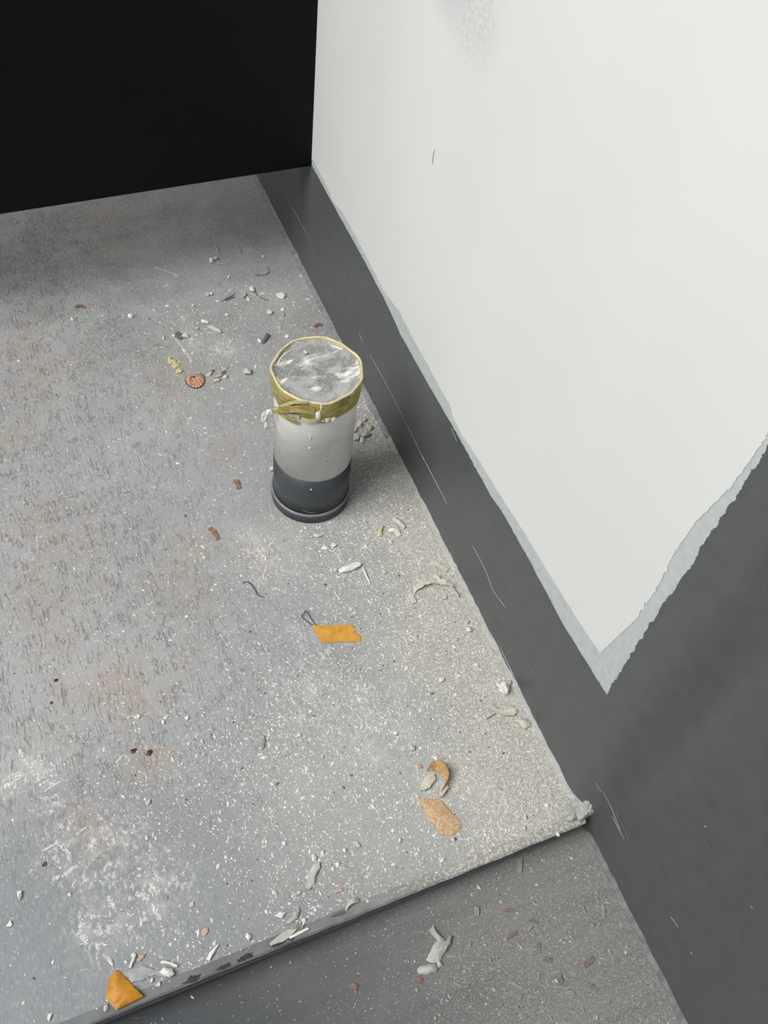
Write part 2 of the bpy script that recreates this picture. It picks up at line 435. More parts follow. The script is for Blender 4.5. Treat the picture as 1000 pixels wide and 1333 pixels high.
# right wall: primed base with two paint layers
zt = 1.5
def wall_sheet(name, rows, off, mat, parent, smooth=True):
    """rows: list of columns, each a list of (y, z); built as a grid on the wall surface, off metres proud"""
    V = []; Fc = []; m = len(rows[0])
    for r in rows:
        for y, z in r: V.append((gx(y)-off, y, z))
    for i in range(len(rows)-1):
        for k in range(m-1): Fc.append((i*m+k, i*m+k+1, (i+1)*m+k+1, (i+1)*m+k))
    o = mesh(name, V, Fc, mat, parent, smooth)
    bm = bmesh.new(); bm.from_mesh(o.data)
    for f in bm.faces:
        f.normal_update()
    bmesh.ops.recalc_face_normals(bm, faces=bm.faces)
    if sum(f.normal.x for f in bm.faces) > 0: bmesh.ops.reverse_faces(bm, faces=bm.faces)
    bm.to_mesh(o.data); bm.free(); return o
ys = [-1.3, -.6, -.3, -.15, -.08, -.04]+list(np.linspace(-.03, .04, 24))+[.06, .3, .6, 1.7]
V = []; Fc = []
for y in ys:
    V += [(gx(y), y, -DROP-.02), (gx(y), y, zt), (.09, y, zt), (.09, y, -DROP-.02)]
for i in range(len(ys)-1):
    for k in range(4): Fc.append((i*4+k, i*4+4+k, i*4+4+(k+1) % 4, i*4+(k+1) % 4))
Fc.append((0, 1, 2, 3)); e = (len(ys)-1)*4; Fc.append((e+3, e+2, e+1, e))
wr = struct(mesh('wall_right', V, Fc, 'primer'))

BT = [(406,215),(424,248),(446,288),(476,342),(504,396),(522,436),(556,497),(596,566),(639,645),(654,666),(692,734),(732,810),(775,880),(790,904)]
RV = [(791,903),(840,822),(880,766),(952,654),(1000,584)]
bt = sorted([(wl(*p).y, wl(*p).z) for p in BT]); rv = sorted([(wl(*p).z, wl(*p).y) for p in RV])
def zdark(y):
    b = np.interp(y, [q[0] for q in bt], [q[1] for q in bt])
    a = .35+.65*np.interp(y, [.05, .5], [1, .4])
    return b+a*(.0011*nz(y, 0, 1, 60)+.0012*nz(y, 3, 1, 240)+.0010*nz(y, 6, 1, 800))
def ydark(z):
    b = np.interp(z, [q[0] for q in rv], [q[1] for q in rv])
    return b+.0022*nz(z, 0, 9, 45)+.0015*nz(z, 4, 9, 170)+.0010*nz(z, 4, 9, 700)
yv0 = float(rv[0][1]); zv0 = float(zdark(yv0))
cols = [[(y, -DROP-.002), (y, float(zdark(y)))] for y in list(np.linspace(yv0, .78, 900))+[1.69]]
wall_sheet('dark_paint_band', cols, .0004, 'dark', wr, False)
zs = [-DROP-.002, zv0*.5]+list(np.linspace(zv0, .75, 640))+[zt]
cy = [-1.3, -.6, -.3, -.15, -.08, -.04]+list(np.linspace(-.03, .04, 22))
rows = [[(y, z) for y in cy]+[(yv0 if z <= zv0 else float(ydark(z)), z)] for z in zs]
wall_sheet('dark_paint_upright', rows, .0004, 'dark', wr)

WB = [(404.5,207),(408,208),(427,244),(434,262),(446,276),(464,308),(486,350),(500,378),(516,400),(520,404),(538,440),(556,472),(574,506),(587,528),(590,542),(601,564),(626,602),
      (649,640),(680,688),(720,754),(760,818),(782,850)]
WR = [(832,800),(856,766),(880,718),(908,678),(952,634),(976,602),(1000,566)]
poly = []
pw = [wl(*p) for p in WB]; pr = [wl(*p) for p in WR]; pr.append(Vector((0, pr[-1].y+.004, .75))); pr.append(Vector((0, pr[-2].y, zt)))
def dense(P, step):
    out = []
    for a, b in zip(P[:-1], P[1:]):
        k = max(1, int((b-a).length/step))
        out += [a.lerp(b, i/k) for i in range(k)]
    return out+[P[-1]]
for q in dense(pw, .0012): poly.append((q.y, q.z+.0005*nz(q.y, 2, 2, 150)+.0003*nz(q.y, 1, 1, 700)))
for q in dense(pr[:8], .0010):
    a = 1+1.6*max(0, 1-abs(q.z-.25)/.09)
    poly.append((q.y+a*(.0009*nz(q.z, 8, 2, 220)+.0011*nz(q.z, 8, 2, 800)), q.z))
poly += [(pr[-1].y, zt), (1.69, zt), (1.69, poly[0][1])]
tri = tessellate_polygon([[Vector((y, z, 0)) for y, z in poly]])
wp = mesh('white_paint', [(-.0004, y, z) for y, z in poly], [tuple(t) for t in tri], 'white', wr)
bm = bmesh.new(); bm.from_mesh(wp.data); bm.normal_update()
for f in bm.faces:
    if f.normal.x > 0: f.normal_flip()
bm.to_mesh(wp.data); bm.free()

# scratches and scuffs on the wall paint
def scratch(px, w, mat, name='scratch'):
    P = []
    for x, y in px:
        q = wl(x, y); q.x = gx(q.y)-.0006; P.append(q)
    P = smooth_path(P, 6) if len(P) > 2 else [P[0].lerp(P[1], k/8) for k in range(9)]
    V = []; Fc = []
    for i, p in enumerate(P):
        d = (P[min(i+1, len(P)-1)]-P[max(i-1, 0)]).normalized(); s = Vector((1, 0, 0)).cross(d)
        f = i/(len(P)-1); ww = w*.5*(1-abs(2*f-1)**2)+.00004
        V += [p+s*ww, p-s*ww, p+Vector((-.00015, 0, 0))]
    for i in range(len(P)-1):
        a = i*3
        Fc += [(a, a+3, a+5, a+2), (a+2, a+5, a+4, a+1)]
    return mesh(name, V, Fc, mat, wr)
for px, w, m in [
    ([(376,262),(388,282),(399,303)], .0006, 'scratch'), ([(399,303),(430,372),(452,415)], .0005, 'faint'), ([(468,434),(474,446)], .0004, 'scratch'),
    ([(483,463),(510,512),(553,598)], .0006, 'scratch'), ([(549,592),(556,604),(569,629),(583,656)], .0011, 'scratch'),
    ([(537,566),(548,592)], .0004, 'faint'), ([(616,710),(632,740),(643,768),(660,792)], .0008, 'scratch'), ([(660,792),(700,870),(735,930)], .0005, 'faint'),
    ([(652,842),(668,876),(686,914)], .0013, 'scratch'), ([(690,905),(720,950)], .0004, 'faint'), ([(640,770),(672,838),(700,880)], .0004, 'faint'),
    ([(567,530),(575,540),(579,544)], .0004, 'faint'), ([(588,556),(596,575)], .0004, 'scratch'), ([(518,448),(524,456)], .0004, 'faint'), ([(583,562),(590,572)], .0004, 'faint'),
    ([(772,1020),(776,1034)], .0006, 'scratch'), ([(778,1034),(784,1060),(793,1088)], .0007, 'scratch'), ([(788,1062),(797,1082),(806,1104)], .0006, 'faint'),
    ([(783,1068),(798,1098)], .0005, 'scratch'), ([(858,1200),(868,1214)], .0006, 'scratch'), ([(870,1222),(876,1232)], .0005, 'faint'), ([(848,1052),(866,1036),(876,1032)], .0004, 'faint'),
    ([(880,1044),(890,1042)], .0004, 'faint'), ([(900,1082),(903,1084)], .0006, 'scratch'), ([(960,1188),(963,1190)], .0005, 'scratch'), ([(893,1218),(896,1224)], .0005, 'faint'),
    ([(884,1246),(886,1250)], .0006, 'scratch'), ([(900,1100),(908,1116)], .0004, 'faint'), ([(470,362),(478,376)], .0003, 'faint'), ([(430,330),(458,390)], .0004, 'faint')]:
    scratch(px, w, m)
scratch([(567,194),(565,203),(564,214)], .0008, 'gouge', 'gouge')

# smeared sealant and dust in the joints
def ridge(name, pts, w, h, mat, seed, parent, steps=260):
    """low irregular ridge: pts = (y, x of wall, z of floor)"""
    V = []; Fc = []
    Ys = np.linspace(pts[0], pts[1], steps)
    for y in Ys:
        x0, z0 = pts[2](y), pts[3]
        ww = w*(1+.55*nz(y, seed, 0, 35)+.3*nz(y, seed, 2, 130)); hh = h*(1+.5*nz(y, seed, 5, 50)+.4*nz(y, seed, 9, 160))
        V += [(x0-ww, y, z0-.0003), (x0-ww*.62, y, z0+hh*.22), (x0-ww*.25, y, z0+hh*.42), (x0-.0012, y, z0+hh), (x0+.001, y, z0+hh), (x0+.001, y, z0-.0003)]
    n = 6
    for i in range(steps-1):
        for k in range(n): Fc.append((i*n+k, i*n+n+k, i*n+n+(k+1) % n, i*n+(k+1) % n))
    Fc.append(tuple(range(n))); Fc.append(tuple((steps-1)*n+k for k in range(n))[::-1])
    return mesh(name, V, Fc, mat, parent, True)
for y0, y1, m in ((.004, .43, 'ridge'), (.43, 1.2, 'farfill')):
    rg = ridge('joint_filler', (y0, y1, gx, 0.0), .0055, .0042, m, 3, flo); rg['kind'] = 'stuff'
r2 = ridge('joint_filler', (-1.2, -.004, gx, -DROP), .0045, .0035, 'caulk', 8, lof, 420); r2['kind'] = 'stuff'
hp_ = []
for (x, y, a, b, c) in ((745, 1056, .012, .006, .003), (760, 1055, .009, .006, .004), (769, 1052, .0075, .005, .006), (775, 1046, .005, .0045, .008), (779, 1050, .0035, .004, .006)):
    q = fl(x, y, 0); q.x = min(q.x, .006); q.z = -.0003
    o = lump('dust_clump', q, a, b, c, 'ridge', 20, 0, .5, 3, True); o.parent = flo; o['kind'] = 'stuff'

# ================================================================== the capped pipe
PX, PY, PR, PH = -.1038, .3898, .0372, .176
pipe = empty('pipe_stub', (PX, PY, 0))
tag(pipe, 'off-white pipe stub with charcoal painted foot and tape-sealed top standing on the floor', 'pipe')
def lathe(name, prof, mat, seg=72, parent=pipe, wob=None, closed=False):
    V = []; Fc = []; n = len(prof)
    for s in range(seg):
        a = 2*math.pi*s/seg
        for k, (r, z) in enumerate(prof):
            dr, dz = wob(a, k) if wob else (0, 0)
            V.append(((r+dr)*math.cos(a), (r+dr)*math.sin(a), z+dz))
    for s in range(seg):
        t = (s+1) % seg
        for k in range(n if closed else n-1):
            k2 = (k+1) % n; Fc.append((s*n+k, t*n+k, t*n+k2, s*n+k2))
    return mesh(name, V, Fc, mat, parent, True)
lathe('pipe_body', [(PR, .0655), (PR, PH-.004), (PR-.0008, PH-.002), (PR-.003, PH-.002), (PR-.003, PH-.012), (PR-.003, .0655)], 'pipe', closed=True)
lathe('painted_foot', [(PR-.003, 0.0), (PR+.0002, 0.0), (PR+.0002, .0655), (PR-.003, .0655)], 'pipe_dark', wob=lambda a, k: (0, .0006*nz(math.cos(a), math.sin(a), 3, 3) if k == 2 else 0), closed=True)
lathe('base_ring', [(PR-.001, 0.0), (PR+.0020, 0.0), (PR+.0022, .0105), (PR+.0012, .0125), (PR-.001, .0128)], 'pipe_dark', closed=True)
lathe('worn_ring_edge', [(PR+.0021, .0102), (PR+.0024, .0108), (PR+.0020, .0124), (PR+.0010, .0131), (PR+.0003, .0130), (PR+.0010, .0118)], 'ring', closed=True)
# membrane over the opening
V = [(0, 0, PH-.001)]; Fc = []; nr, ns = 14, 64
for r in range(1, nr+1):
    for s in range(ns):
        a = 2*math.pi*s/ns; q = r/nr*(PR+.0004); x, y = q*math.cos(a), q*math.sin(a)
        V.append((x, y, PH-.0015+.0016*nz(x, y, 4, 70)+.0008*nz(x, y, 9, 190)+(.0016 if r == nr else 0)))
for s in range(ns): Fc.append((0, 1+s, 1+(s+1) % ns))
for r in range(nr-1):
    for s in range(ns):
        t = (s+1) % ns; a = 1+r*ns; Fc.append((a+s, a+ns+s, a+ns+t, a+t))
mesh('membrane', V, Fc, 'membrane', pipe, True)
# wrinkled tape band and its pale torn rim
def octo(a): return .00055*math.cos(4*a+.9)+.0005*math.sin(7*a+1)+.0003*math.cos(11*a)
def wband(a, k):
    fold = .0005*nz(math.cos(a)*3, math.sin(a)*3, k*1.7, 2.2)
    return (octo(a)*.8+fold, (.0022*nz(math.cos(a), math.sin(a), 2, 1.6)+.0008*nz(math.cos(a), math.sin(a), 7, 6)) if k in (0, 1, 11) else .0005*nz(a, k, 1, 4))
pr_ = [(PR+.0002, .1520), (PR+.0009, .1518), (PR+.0015, .1550), (PR+.0010, .1580), (PR+.0019, .1605), (PR+.0013, .1640), (PR+.0022, .1670), (PR+.0016, .1700), (PR+.0020, .1745), (PR+.0012, PH+.0008), (PR-.0004, PH+.0006), (PR+.0001, .1600)]
lathe('tape_band', pr_, 'tape', 120, wob=wband, closed=True)
def wrim(a, k): return (octo(a)+.0004*nz(math.cos(a), math.sin(a), 5, 4), .0010*nz(math.cos(a), math.sin(a), 1, 1.7)+.0004*nz(math.cos(a), math.sin(a), 8, 7))
lathe('tape_rim', [(PR+.0006, PH-.0005), (PR+.0020, PH-.0004), (PR+.0022, PH+.0006), (PR+.0015, PH+.0018), (PR+.0004, PH+.0017), (PR-.0002, PH+.0006)], 'rim', 120, wob=wrim, closed=True)
def cyl(x, y, off=.0):
    """point of the photograph on the pipe's side, off metres proud"""
    d = ray(x, y); R = PR+off; ax, ay = CAM.x-PX, CAM.y-PY
    a = d.x**2+d.y**2; b = 2*(ax*d.x+ay*d.y); c = ax*ax+ay*ay-R*R; D = b*b-4*a*c
    t = (-b-math.sqrt(max(D, 0)))/(2*a); return CAM+d*t
def pp(o): return under(o, pipe)
upv = lambda f: Vector((0, 0, 1))
pp(ribbon('tape_tail', [cyl(400, 523, .003), cyl(382, 524, .0035), cyl(368, 528, .005), cyl(356, 533, .007)], .0035, .0006, 'rim', upv, keep=True))
pp(ribbon('tape_tail', [cyl(410, 536, .0026), cyl(392, 533, .0034), cyl(372, 533, .005), cyl(355, 534, .007)], .0085, .0006, 'tape', lambda f: Vector((0, 0, 1)), keep=True))
pp(ribbon('tape_loop', [cyl(357, 534, .0065), cyl(364, 537, .0045), cyl(374, 544, .003), cyl(388, 551, .0024)], .0055, .0006, 'tape', lambda f: Vector((.3, -.3, 1)), keep=True))
pp(ribbon('tape_loop', [cyl(392, 546, .0018), cyl(402, 548.5, .0022), cyl(412, 548, .002)], .0050, .0005, 'rim', upv, keep=True))
pp(ribbon('tape_loop', [cyl(366, 536, .003), cyl(376, 540, .0022), cyl(390, 543, .0018)], .0040, .0005, 'palepeel', upv, keep=True))
for x, y, a, b, c, m, of in ((345, 544, .0035, .003, .0075, 'plaster', .009), (347, 555, .0024, .0024, .0042, 'cream', .009), (350, 537, .003, .0028, .003, 'plaster', .008),
                             (414.5, 541, .0034, .0022, .0065, 'drip', .0022), (418.5, 530, .0010, .0010, .0060, 'drip', .0025),
                             (427, 546, .0035, .0020, .0028, 'cream', .0016), (434, 545, .0028, .0018, .0022, 'plaster', .0014), (421, 547, .002, .0015, .002, 'cream', .0014)):
    q = cyl(x, y, of); q = q-Vector((0, 0, c*.85)); pp(lump('plaster_blob', q, a, b, c, m, 30, 0, .45, 2, True))
for x, y, a, c in ((404.5, 569, .0011, .0038), (403, 583, .0010, .0007), (405, 637, .0009, .0006)):
    q = cyl(x, y, .0002)-Vector((0, 0, c)); pp(lump('paint_drip', q, a, .0008, c, 'drip', 20, 0, .2, 2, True))
# dark scuffs of grey paint on the tape and scuffs on the foot
for pts, w, m in (([(444, 528), (450, 521), (456, 516)], .0030, 'darkchip'), ([(451, 517), (455, 523)], .0022, 'grey'), ([(424, 601), (428, 600.5)], .0005, 'ring'),
                  ([(394, 664), (408, 668), (428, 664)], .0006, 'ring'), ([(392, 668), (410, 671), (424, 668)], .0004, 'ring')):
    pp(ribbon('scuff', [cyl(x, y, .0026 if m in ('darkchip', 'grey') else .0003) for x, y in pts], w, .0003, m, upv, keep=True))
crumb = lump('plaster_crumb', Vector((0, 0, 0)), .0016, .0022, .0014, 'cream', 20); d = ray(397.5, 459.5); crumb.location = CAM+d*((PH-.0006-CAM.z)/d.z)
tag(crumb, 'cream crumb lying on the dusty cap of the pipe', 'crumb')

# ================================================================== tape pieces, chips and shavings
cA = (370, 780, 8.333)
tag(flake('masking_tape_scrap', zc(cA, [(300,288),(520,290),(750,283),(755,330),(775,370),(825,410),(840,462),(610,465),(400,478),(350,390)]), 'orange', .0003, .0005, .0010, rag=.0004),
    'bright orange flat scrap of masking tape on the grey floor below the pipe', 'tape')
stp = [fl(*q)+Vector((0, 0, h)) for q, h in zip(zc(cA, [(345,285),(290,215),(238,138),(215,165),(190,200),(250,250),(310,287)]), (.0006, .0012, .002, .0022, .002, .0012, .0006))]
tag(tube('wire_staple', stp, .00042, 'wire', 6, 4, False), 'thin dark bent wire staple beside the flat orange tape', 'staple')
cB = (120, 1240, 8.333)
tp = empty('folded_tape', fl(160, 1290)); tag(tp, 'folded triangular amber tape piece at the edge of the floor sheet', 'tape')
under(flake('tape_sheet', zc(cB, [(265,190),(300,215),(430,345),(560,480),(400,560),(262,630),(210,570),(150,490),(155,440),(180,290)]), 'amber', .0004, .0028, .0012, keep=True), tp)
under(flake('tape_fold', zc(cB, [(430,360),(490,410),(558,478),(400,552),(264,622),(225,572),(310,470),(350,415)]), 'amber', .0004, .0018, .0014, .0026, keep=True), tp)
tag(flake('paint_peel', zc(cB, [(345,215),(450,180),(560,140),(640,180),(740,205),(850,175),(890,230),(880,260),(800,275),(740,235),(640,255),(560,300),(430,330),(400,280)]), 'grey', .0005, .0004, .0022, rag=.0008),
    'pale grey jagged paint peel beside the folded amber tape', 'paint peel')
tag(flake('plaster_sliver', zc(cB, [(765,90),(850,100),(935,138),(915,165),(840,135),(762,112)]), 'plaster', .001, .0012, .001, rag=.0005), 'white crusty plaster sliver above the jagged grey paint peel', 'plaster')
tag(flake('plaster_sliver', zc(cB, [(462,8),(482,25),(465,90),(425,165),(398,178),(420,110)]), 'plaster', .0012, .0012, .001, rag=.0004), 'white narrow plaster sliver leaning on the grey paint peel beside the amber tape', 'plaster')
tag(flake('plaster_sliver', zc(cB, [(780,170),(870,180),(890,235),(850,268),(790,255),(720,215)]), 'plaster', .0012, .0022, .001, .0026, rag=.0006), 'white torn plaster crust on the end of the grey paint peel', 'plaster')
tag(lump('pink_chip', (120+530/8.333, 1240+60/8.333), .0034, .0016, .0011, 'pink', 20), 'pinkish chip beside the narrow white plaster sliver', 'chip')

cD = (450, 1000, 5.882)
tag(flake('tan_tape_scrap', zc(cD, [(545,238),(600,232),(660,235),(725,245),(800,330),(860,395),(885,430),(870,480),(810,518),(735,515),(690,460),(620,370),(590,300)]), 'tan', .0006, .0016, .0008, rag=.0004),
    'dust-covered tan tape scrap with rounded end lying on pale dust', 'tape')
cE = (350, 700, 2.5)
cl = empty('curled_paper', fl(567, 1012)); tag(cl, 'curled brown torn paper strip with white plaster on it above the tan tape scrap', 'paper')
path = lift(zc(cE, [(518,750),(548,750),(574,778),(576,806),(560,838)]), (.004, .006, .0065, .005, .0015))
under(ribbon('paper_strip', path, .0105, .0006, 'brown', lambda f: Vector((.55-.5*f, .35, .75)), keep=True), cl)
under(flake('plaster_crust', zc(cE, [(560,808),(578,800),(586,814),(566,842),(552,846)]), 'cream', .0012, .001, .001, .0022, keep=True), cl)
tag(flake('plaster_chunk', zc(cE, [(503,785),(534,770),(541,790),(522,818),(495,826),(492,812)]), 'cream', .0030, .0008, .0012, rag=.0013), 'white flat plaster chunk beside the curled brown paper strip', 'plaster')
tag(lump('pink_chip', (350+490/2.5, 700+745/2.5), .0028, .0018, .001, 'pink', 10), 'small pinkish chip beside the top of the curled brown paper', 'chip')

# pencil shaving: a scalloped fan with a dark lacquered rim
cP = (200, 400, 7.143)
ps = empty('pencil_shaving', fl(*zc(cP, [(385, 705)])[0])); tag(ps, 'pinkish cedar pencil shaving fan with scalloped dark rim on the floor', 'pencil shaving')
apex = fl(*zc(cP, [(380, 668)])[0])+Vector((0, 0, .0050))
arc = smooth_path([fl(*q) for q in zc(cP, [(352,640),(305,660),(302,705),(335,742),(395,757),(450,735),(472,690),(462,640),(425,625)])], 6)
V = []; Fc = []; N = len(arc)
for i, q in enumerate(arc):
    sc = 1+.05*math.sin(i*2.1); e = apex+(q-apex)*sc; e.z = .0004+.0006*(1+math.sin(i*2.1))
    b = apex.lerp(e, .18); m = apex.lerp(e, .6); m.z += .0012+.0008*math.sin(i*1.05)
    for p in (b, m, e):
        V.append(p); V.append(p-Vector((0, 0, .0004)))
for i in range(N-1):
    for k in range(2):
        a = i*6+k*2; Fc.append((a, a+2, a+8, a+6)); Fc.append((a+1, a+7, a+9, a+3))
    Fc.append((i*6, i*6+6, i*6+7, i*6+1)); Fc.append((i*6+4, i*6+5, i*6+11, i*6+10))
under(mesh('shaving_fan', V, Fc, 'pencil'), ps)
edge = [Vector(V[i*6+4])+Vector((0, 0, .0001)) for i in range(N)]
under(tube('lacquered_rim', edge, .00045, 'blackrim', 5, 1, False, True), ps)
fold = [apex+Vector((0, 0, .0006)), apex.lerp(arc[20], .55)+Vector((0, 0, .002)), apex.lerp(arc[24], .85)]
under(ribbon('shaving_crease', [apex+Vector((-.002, .001, .0004)), apex.lerp(arc[14], .5)+Vector((0, 0, .0015)), apex.lerp(arc[22], .8)+Vector((0, 0, .0012))], .0022, .0004, 'rust', keep=True), ps)

# chips near the back
cG = (200, 320, 4.545)
tag(flake('paint_chip', zc(cG, [(595,160),(630,145),(668,128),(682,160),(665,175),(600,177)]), 'grey', .0012, .0003, .0004, tilt=(-.3, 1, .0015)), 'flat grey square-cornered paint chip on the floor by the skirting', 'paint chip')
tag(ribbon('paint_sliver', lift(zc(cG, [(402,330),(435,310),(478,288)]), (.001, .002, .0015)), .0022, .0005, 'grey', lambda f: Vector((.2, .8, .3))), 'forked grey paint sliver lying on the floor behind the pipe', 'paint chip')
tag(ribbon('paint_sliver', lift(zc(cG, [(420,328),(450,315),(480,304)]), (.0008, .0012, .0008)), .0014, .0005, 'darkchip'), 'thin dark sliver under the forked grey paint sliver', 'paint chip')
tag(flake('paint_chip', zc(cG, [(636,578),(668,528),(686,538),(652,582)]), 'darkchip', .0008, .0006, .0012, tilt=(1, .2, .003)), 'dark grey tilted paint chip beside the taped pipe top', 'paint chip')
tag(flake('paint_chip', zc(cG, [(128,515),(150,508),(178,538),(160,558),(132,540)]), 'darkchip', .0006, .0004, .0008), 'dark grey paint chip at the head of a white plaster streak', 'paint chip')
tag(lump('plaster_stick', (200+363/4.545, 320+502/4.545), .0085, .0026, .0024, 'cream', -48, 0, .3, 3), 'cream rod-shaped plaster crumb lying behind the pipe', 'plaster')
tag(lump('plaster_stick', (200+303/4.545, 320+455/4.545), .0046, .0026, .0018, 'plaster', -30), 'white plaster crumb touching the end of the cream rod-shaped crumb', 'plaster')
for a, b, m, lab in (((360,2),(385,44),'palepeel','pale straight splinter lying beside white crumbs near the black panel'), ((495,0),(520,48),'grey','grey straight splinter alone on the floor near the black panel'),
                     ((370,110),(437,114),'palepeel','pale short splinter lying across below white crumbs near the black panel')):
    tag(tube('splinter', lift(zc(cG, [a, ((a[0]+b[0])/2+3, (a[1]+b[1])/2), b]), (.0009, .0012, .0009)), .0009, m, 5), lab, 'splinter')
tag(tube('thread', lift(zc(cG, [(597,245),(605,285),(640,312),(682,326)]), (.0006, .001, .0008, .0006)), .0004, 'hair', 5), 'short dark thread crossing white crumbs behind the pipe', 'thread')
for x, y, a, b in ((108,690,.0050,.0030),(130,712,.0042,.0034),(150,745,.0036,.0030),(95,672,.003,.002)):
    tag(lump('yellow_crumb', (200+x/4.545, 320+y/4.545), a, b, .0014, 'yellow', random.uniform(0, 90), 0, .6), 'yellowish crumb in the loose cluster beside the pencil shaving', 'crumb', 'yellow crumbs')
for x, y, a, b, m in ((335,760,.0035,.0018,'cream'),(415,752,.0030,.0016,'rust'),(385,775,.0042,.0022,'pink'),(375,800,.0040,.0020,'cream'),(425,780,.0030,.0018,'plaster'),(350,745,.0022,.0012,'rust')):
    tag(lump('debris_crumb', (200+x/4.545, 320+y/4.545), a, b, .0015, m, random.uniform(0, 90), 0, .6), 'brown or cream crumb in the clump between pencil shaving and pipe', 'crumb', 'crumbs beside the pencil shaving')

# clusters along the skirting
cH = (440, 640, 5)
tag(flake('yellow_peel', zc(cH, [(248,292),(262,262),(282,232),(298,224),(300,240),(284,262),(288,290),(268,298)]), 'yellow', .0008, .0025, .001), 'pale yellow-green curled flake beside shreds of plaster', 'flake')
tag(ribbon('plaster_shred', lift(zc(cH, [(330,258),(362,262),(400,290)]), (.001, .003, .001)), .0042, .0008, 'plaster'), 'white curled plaster shred beside the yellow-green flake', 'plaster')
tag(ribbon('plaster_shred', lift(zc(cH, [(362,178),(395,215),(432,242)]), (.001, .004, .002)), .0036, .0008, 'cream', lambda f: Vector((.6, .2, .8))), 'cream upturned plaster shred with dark hollow beside the skirting', 'plaster')
tag(ribbon('plaster_shred', lift(zc(cH, [(365,215),(385,250),(405,290)]), (.001, .0025, .001)), .0018, .0006, 'cream'), 'narrow cream plaster shred between two wider shreds', 'plaster')
tag(ribbon('paint_curl', lift(zc(cH, [(490,650),(540,622),(600,602),(648,598)]), (.0015, .0050, .0055, .0035)), .0045, .0007, 'cream', lambda f: Vector((.25, .9, .35)), rag=.9), 'arched pale paint curl casting a dark gap beside the skirting', 'paint peel')
tag(ribbon('paint_curl', lift(zc(cH, [(612,575),(680,610),(740,635),(790,688)]), (.002, .0050, .0035, .0020)), .0070, .0008, 'cream', lambda f: Vector((.5, .6*math.cos(f*5), .7*math.sin(f*5))), rag=.9), 'twisted cream paint strip meeting the arched curl by the skirting', 'paint peel')
tag(ribbon('paint_curl', lift(zc(cH, [(600,468),(655,488),(710,520)]), (.001, .0022, .001)), .0050, .0008, 'cream'), 'short cream strip lying in dust above the arched curl', 'paint peel')
tag(flake('plaster_chip', zc(cH, [(455,682),(488,670),(512,722),(484,738)]), 'cream', .0012, .0005, .0006), 'cream oblong plaster chip below the arched curl', 'plaster')
tag(flake('plaster_chip', zc(cH, [(680,682),(704,674),(708,700),(684,706)]), 'cream', .0012, .0005, .0006), 'small square cream plaster chip under the twisted strip', 'plaster')
tag(lump('plaster_stick', (440+80/5, 640+503/5), .0118, .0032, .0030, 'plaster', 3, 0, .35, 3), 'white rough rod of plaster lying in front of the pipe', 'plaster')
tag(tube('plaster_shred', lift(zc(cH, [(160,488),(178,540),(210,602)]), (.001, .0013, .001)), .0011, 'plaster', 5), 'thin white shred trailing from the rough plaster rod', 'plaster')
cI = (340, 540, 6.25)
for x, y, a, b, c, m in ((770,195,.0042,.003,.003,'cream'),(850,175,.0050,.003,.0035,'cream'),(800,90,.0034,.003,.0025,'cream'),(880,110,.004,.003,.003,'cream'),(820,215,.003,.0025,.002,'plaster'),(760,130,.003,.0024,.0018,'cream'),(840,50,.003,.002,.0018,'cream')):
    tag(lump('plaster_crumb', (340+x/6.25, 540+y/6.25), a, b, c, m, random.uniform(0, 90), 0, .6), 'cream crumb in the rough heap between pipe and skirting', 'crumb', 'crumb heap behind the pipe')
cJ = (600, 860, 5)
tag(lump('plaster_crumb', (600+268/5, 860+192/5), .0046, .0062, .0050, 'plaster', 20, 0, .5, 3), 'white angular plaster lump against the joint filler by the skirting', 'plaster')
tag(lump('plaster_crumb', (600+303/5, 860+157/5), .0035, .0025, .0025, 'cream', 20, 0, .5), 'small cream lump behind the white angular plaster lump', 'plaster')
tag(flake('paint_peel', zc(cJ, [(155,308),(185,290),(235,322),(300,322),(352,318),(356,345),(340,370),(280,362),(238,350),(200,332)]), 'cream', .0008, -.0012, .0016, rag=.0014), 'cream jagged paint peel lying in dust by the skirting', 'paint peel')
tag(flake('paint_peel', zc(cJ, [(335,385),(372,378),(420,385),(455,402),(452,430),(412,446),(375,412)]), 'cream', .0010, .0020, .0016, rag=.0014), 'cream crumpled paint peel touching the dust joint beyond the jagged one', 'paint peel')
tag(tube('splinter', lift(zc(cJ, [(165,382),(195,365),(222,346)]), (.001, .0012, .001)), .0008, 'grey', 5), 'grey twig-like splinter beside the cream jagged paint peel', 'splinter')

# smeared plaster strokes trodden onto the sheet (thin crust, part of the floor's surface)
cS = (0, 920, 3.846)
rs = random.Random(5)
STR = [((98,215),(120,262),.0030),((120,262),(150,300),.0034),((150,300),(172,340),.0030),((172,338),(200,368),.0022),((15,372),(120,335),.0022),((20,400),(70,382),.0040),((40,350),(118,322),.0016),
       ((60,378),(140,330),.0016),((185,375),(232,352),.0016),((195,395),(250,362),.0014),((222,425),(300,376),.0016),((255,458),(300,430),.0014),((235,292),(278,300),.0034),((250,345),(288,338),.0022),
       ((580,285),(622,240),.0014),((622,240),(652,270),.0016),((262,862),(300,845),.0030),((310,850),(372,802),.0026),((400,1090),(412,1150),.0034),((412,1150),(440,1190),.0040),((455,1060),(480,1040),.0034),
       ((490,1080),(512,1140),.0026),((540,950),(580,1010),.0030),((680,935),(750,965),.0032),((215,720),(290,680),.0014),((380,640),(436,604),.0012),((290,690),(350,740),.0020)]
STR = [(zc(cS, [a, b]), w) for a, b, w in STR]+[(zc(cG, [a, b]), w) for a, b, w in (((128,548),(160,590),.0018),((160,590),(190,640),.0022),((190,640),(225,690),.0026),((165,600),(215,650),.0012),((370,590),(420,650),.0040),((5,128),(80,150),.0012),((85,155),(145,180),.0022),((50,240),(92,230),.0022))]
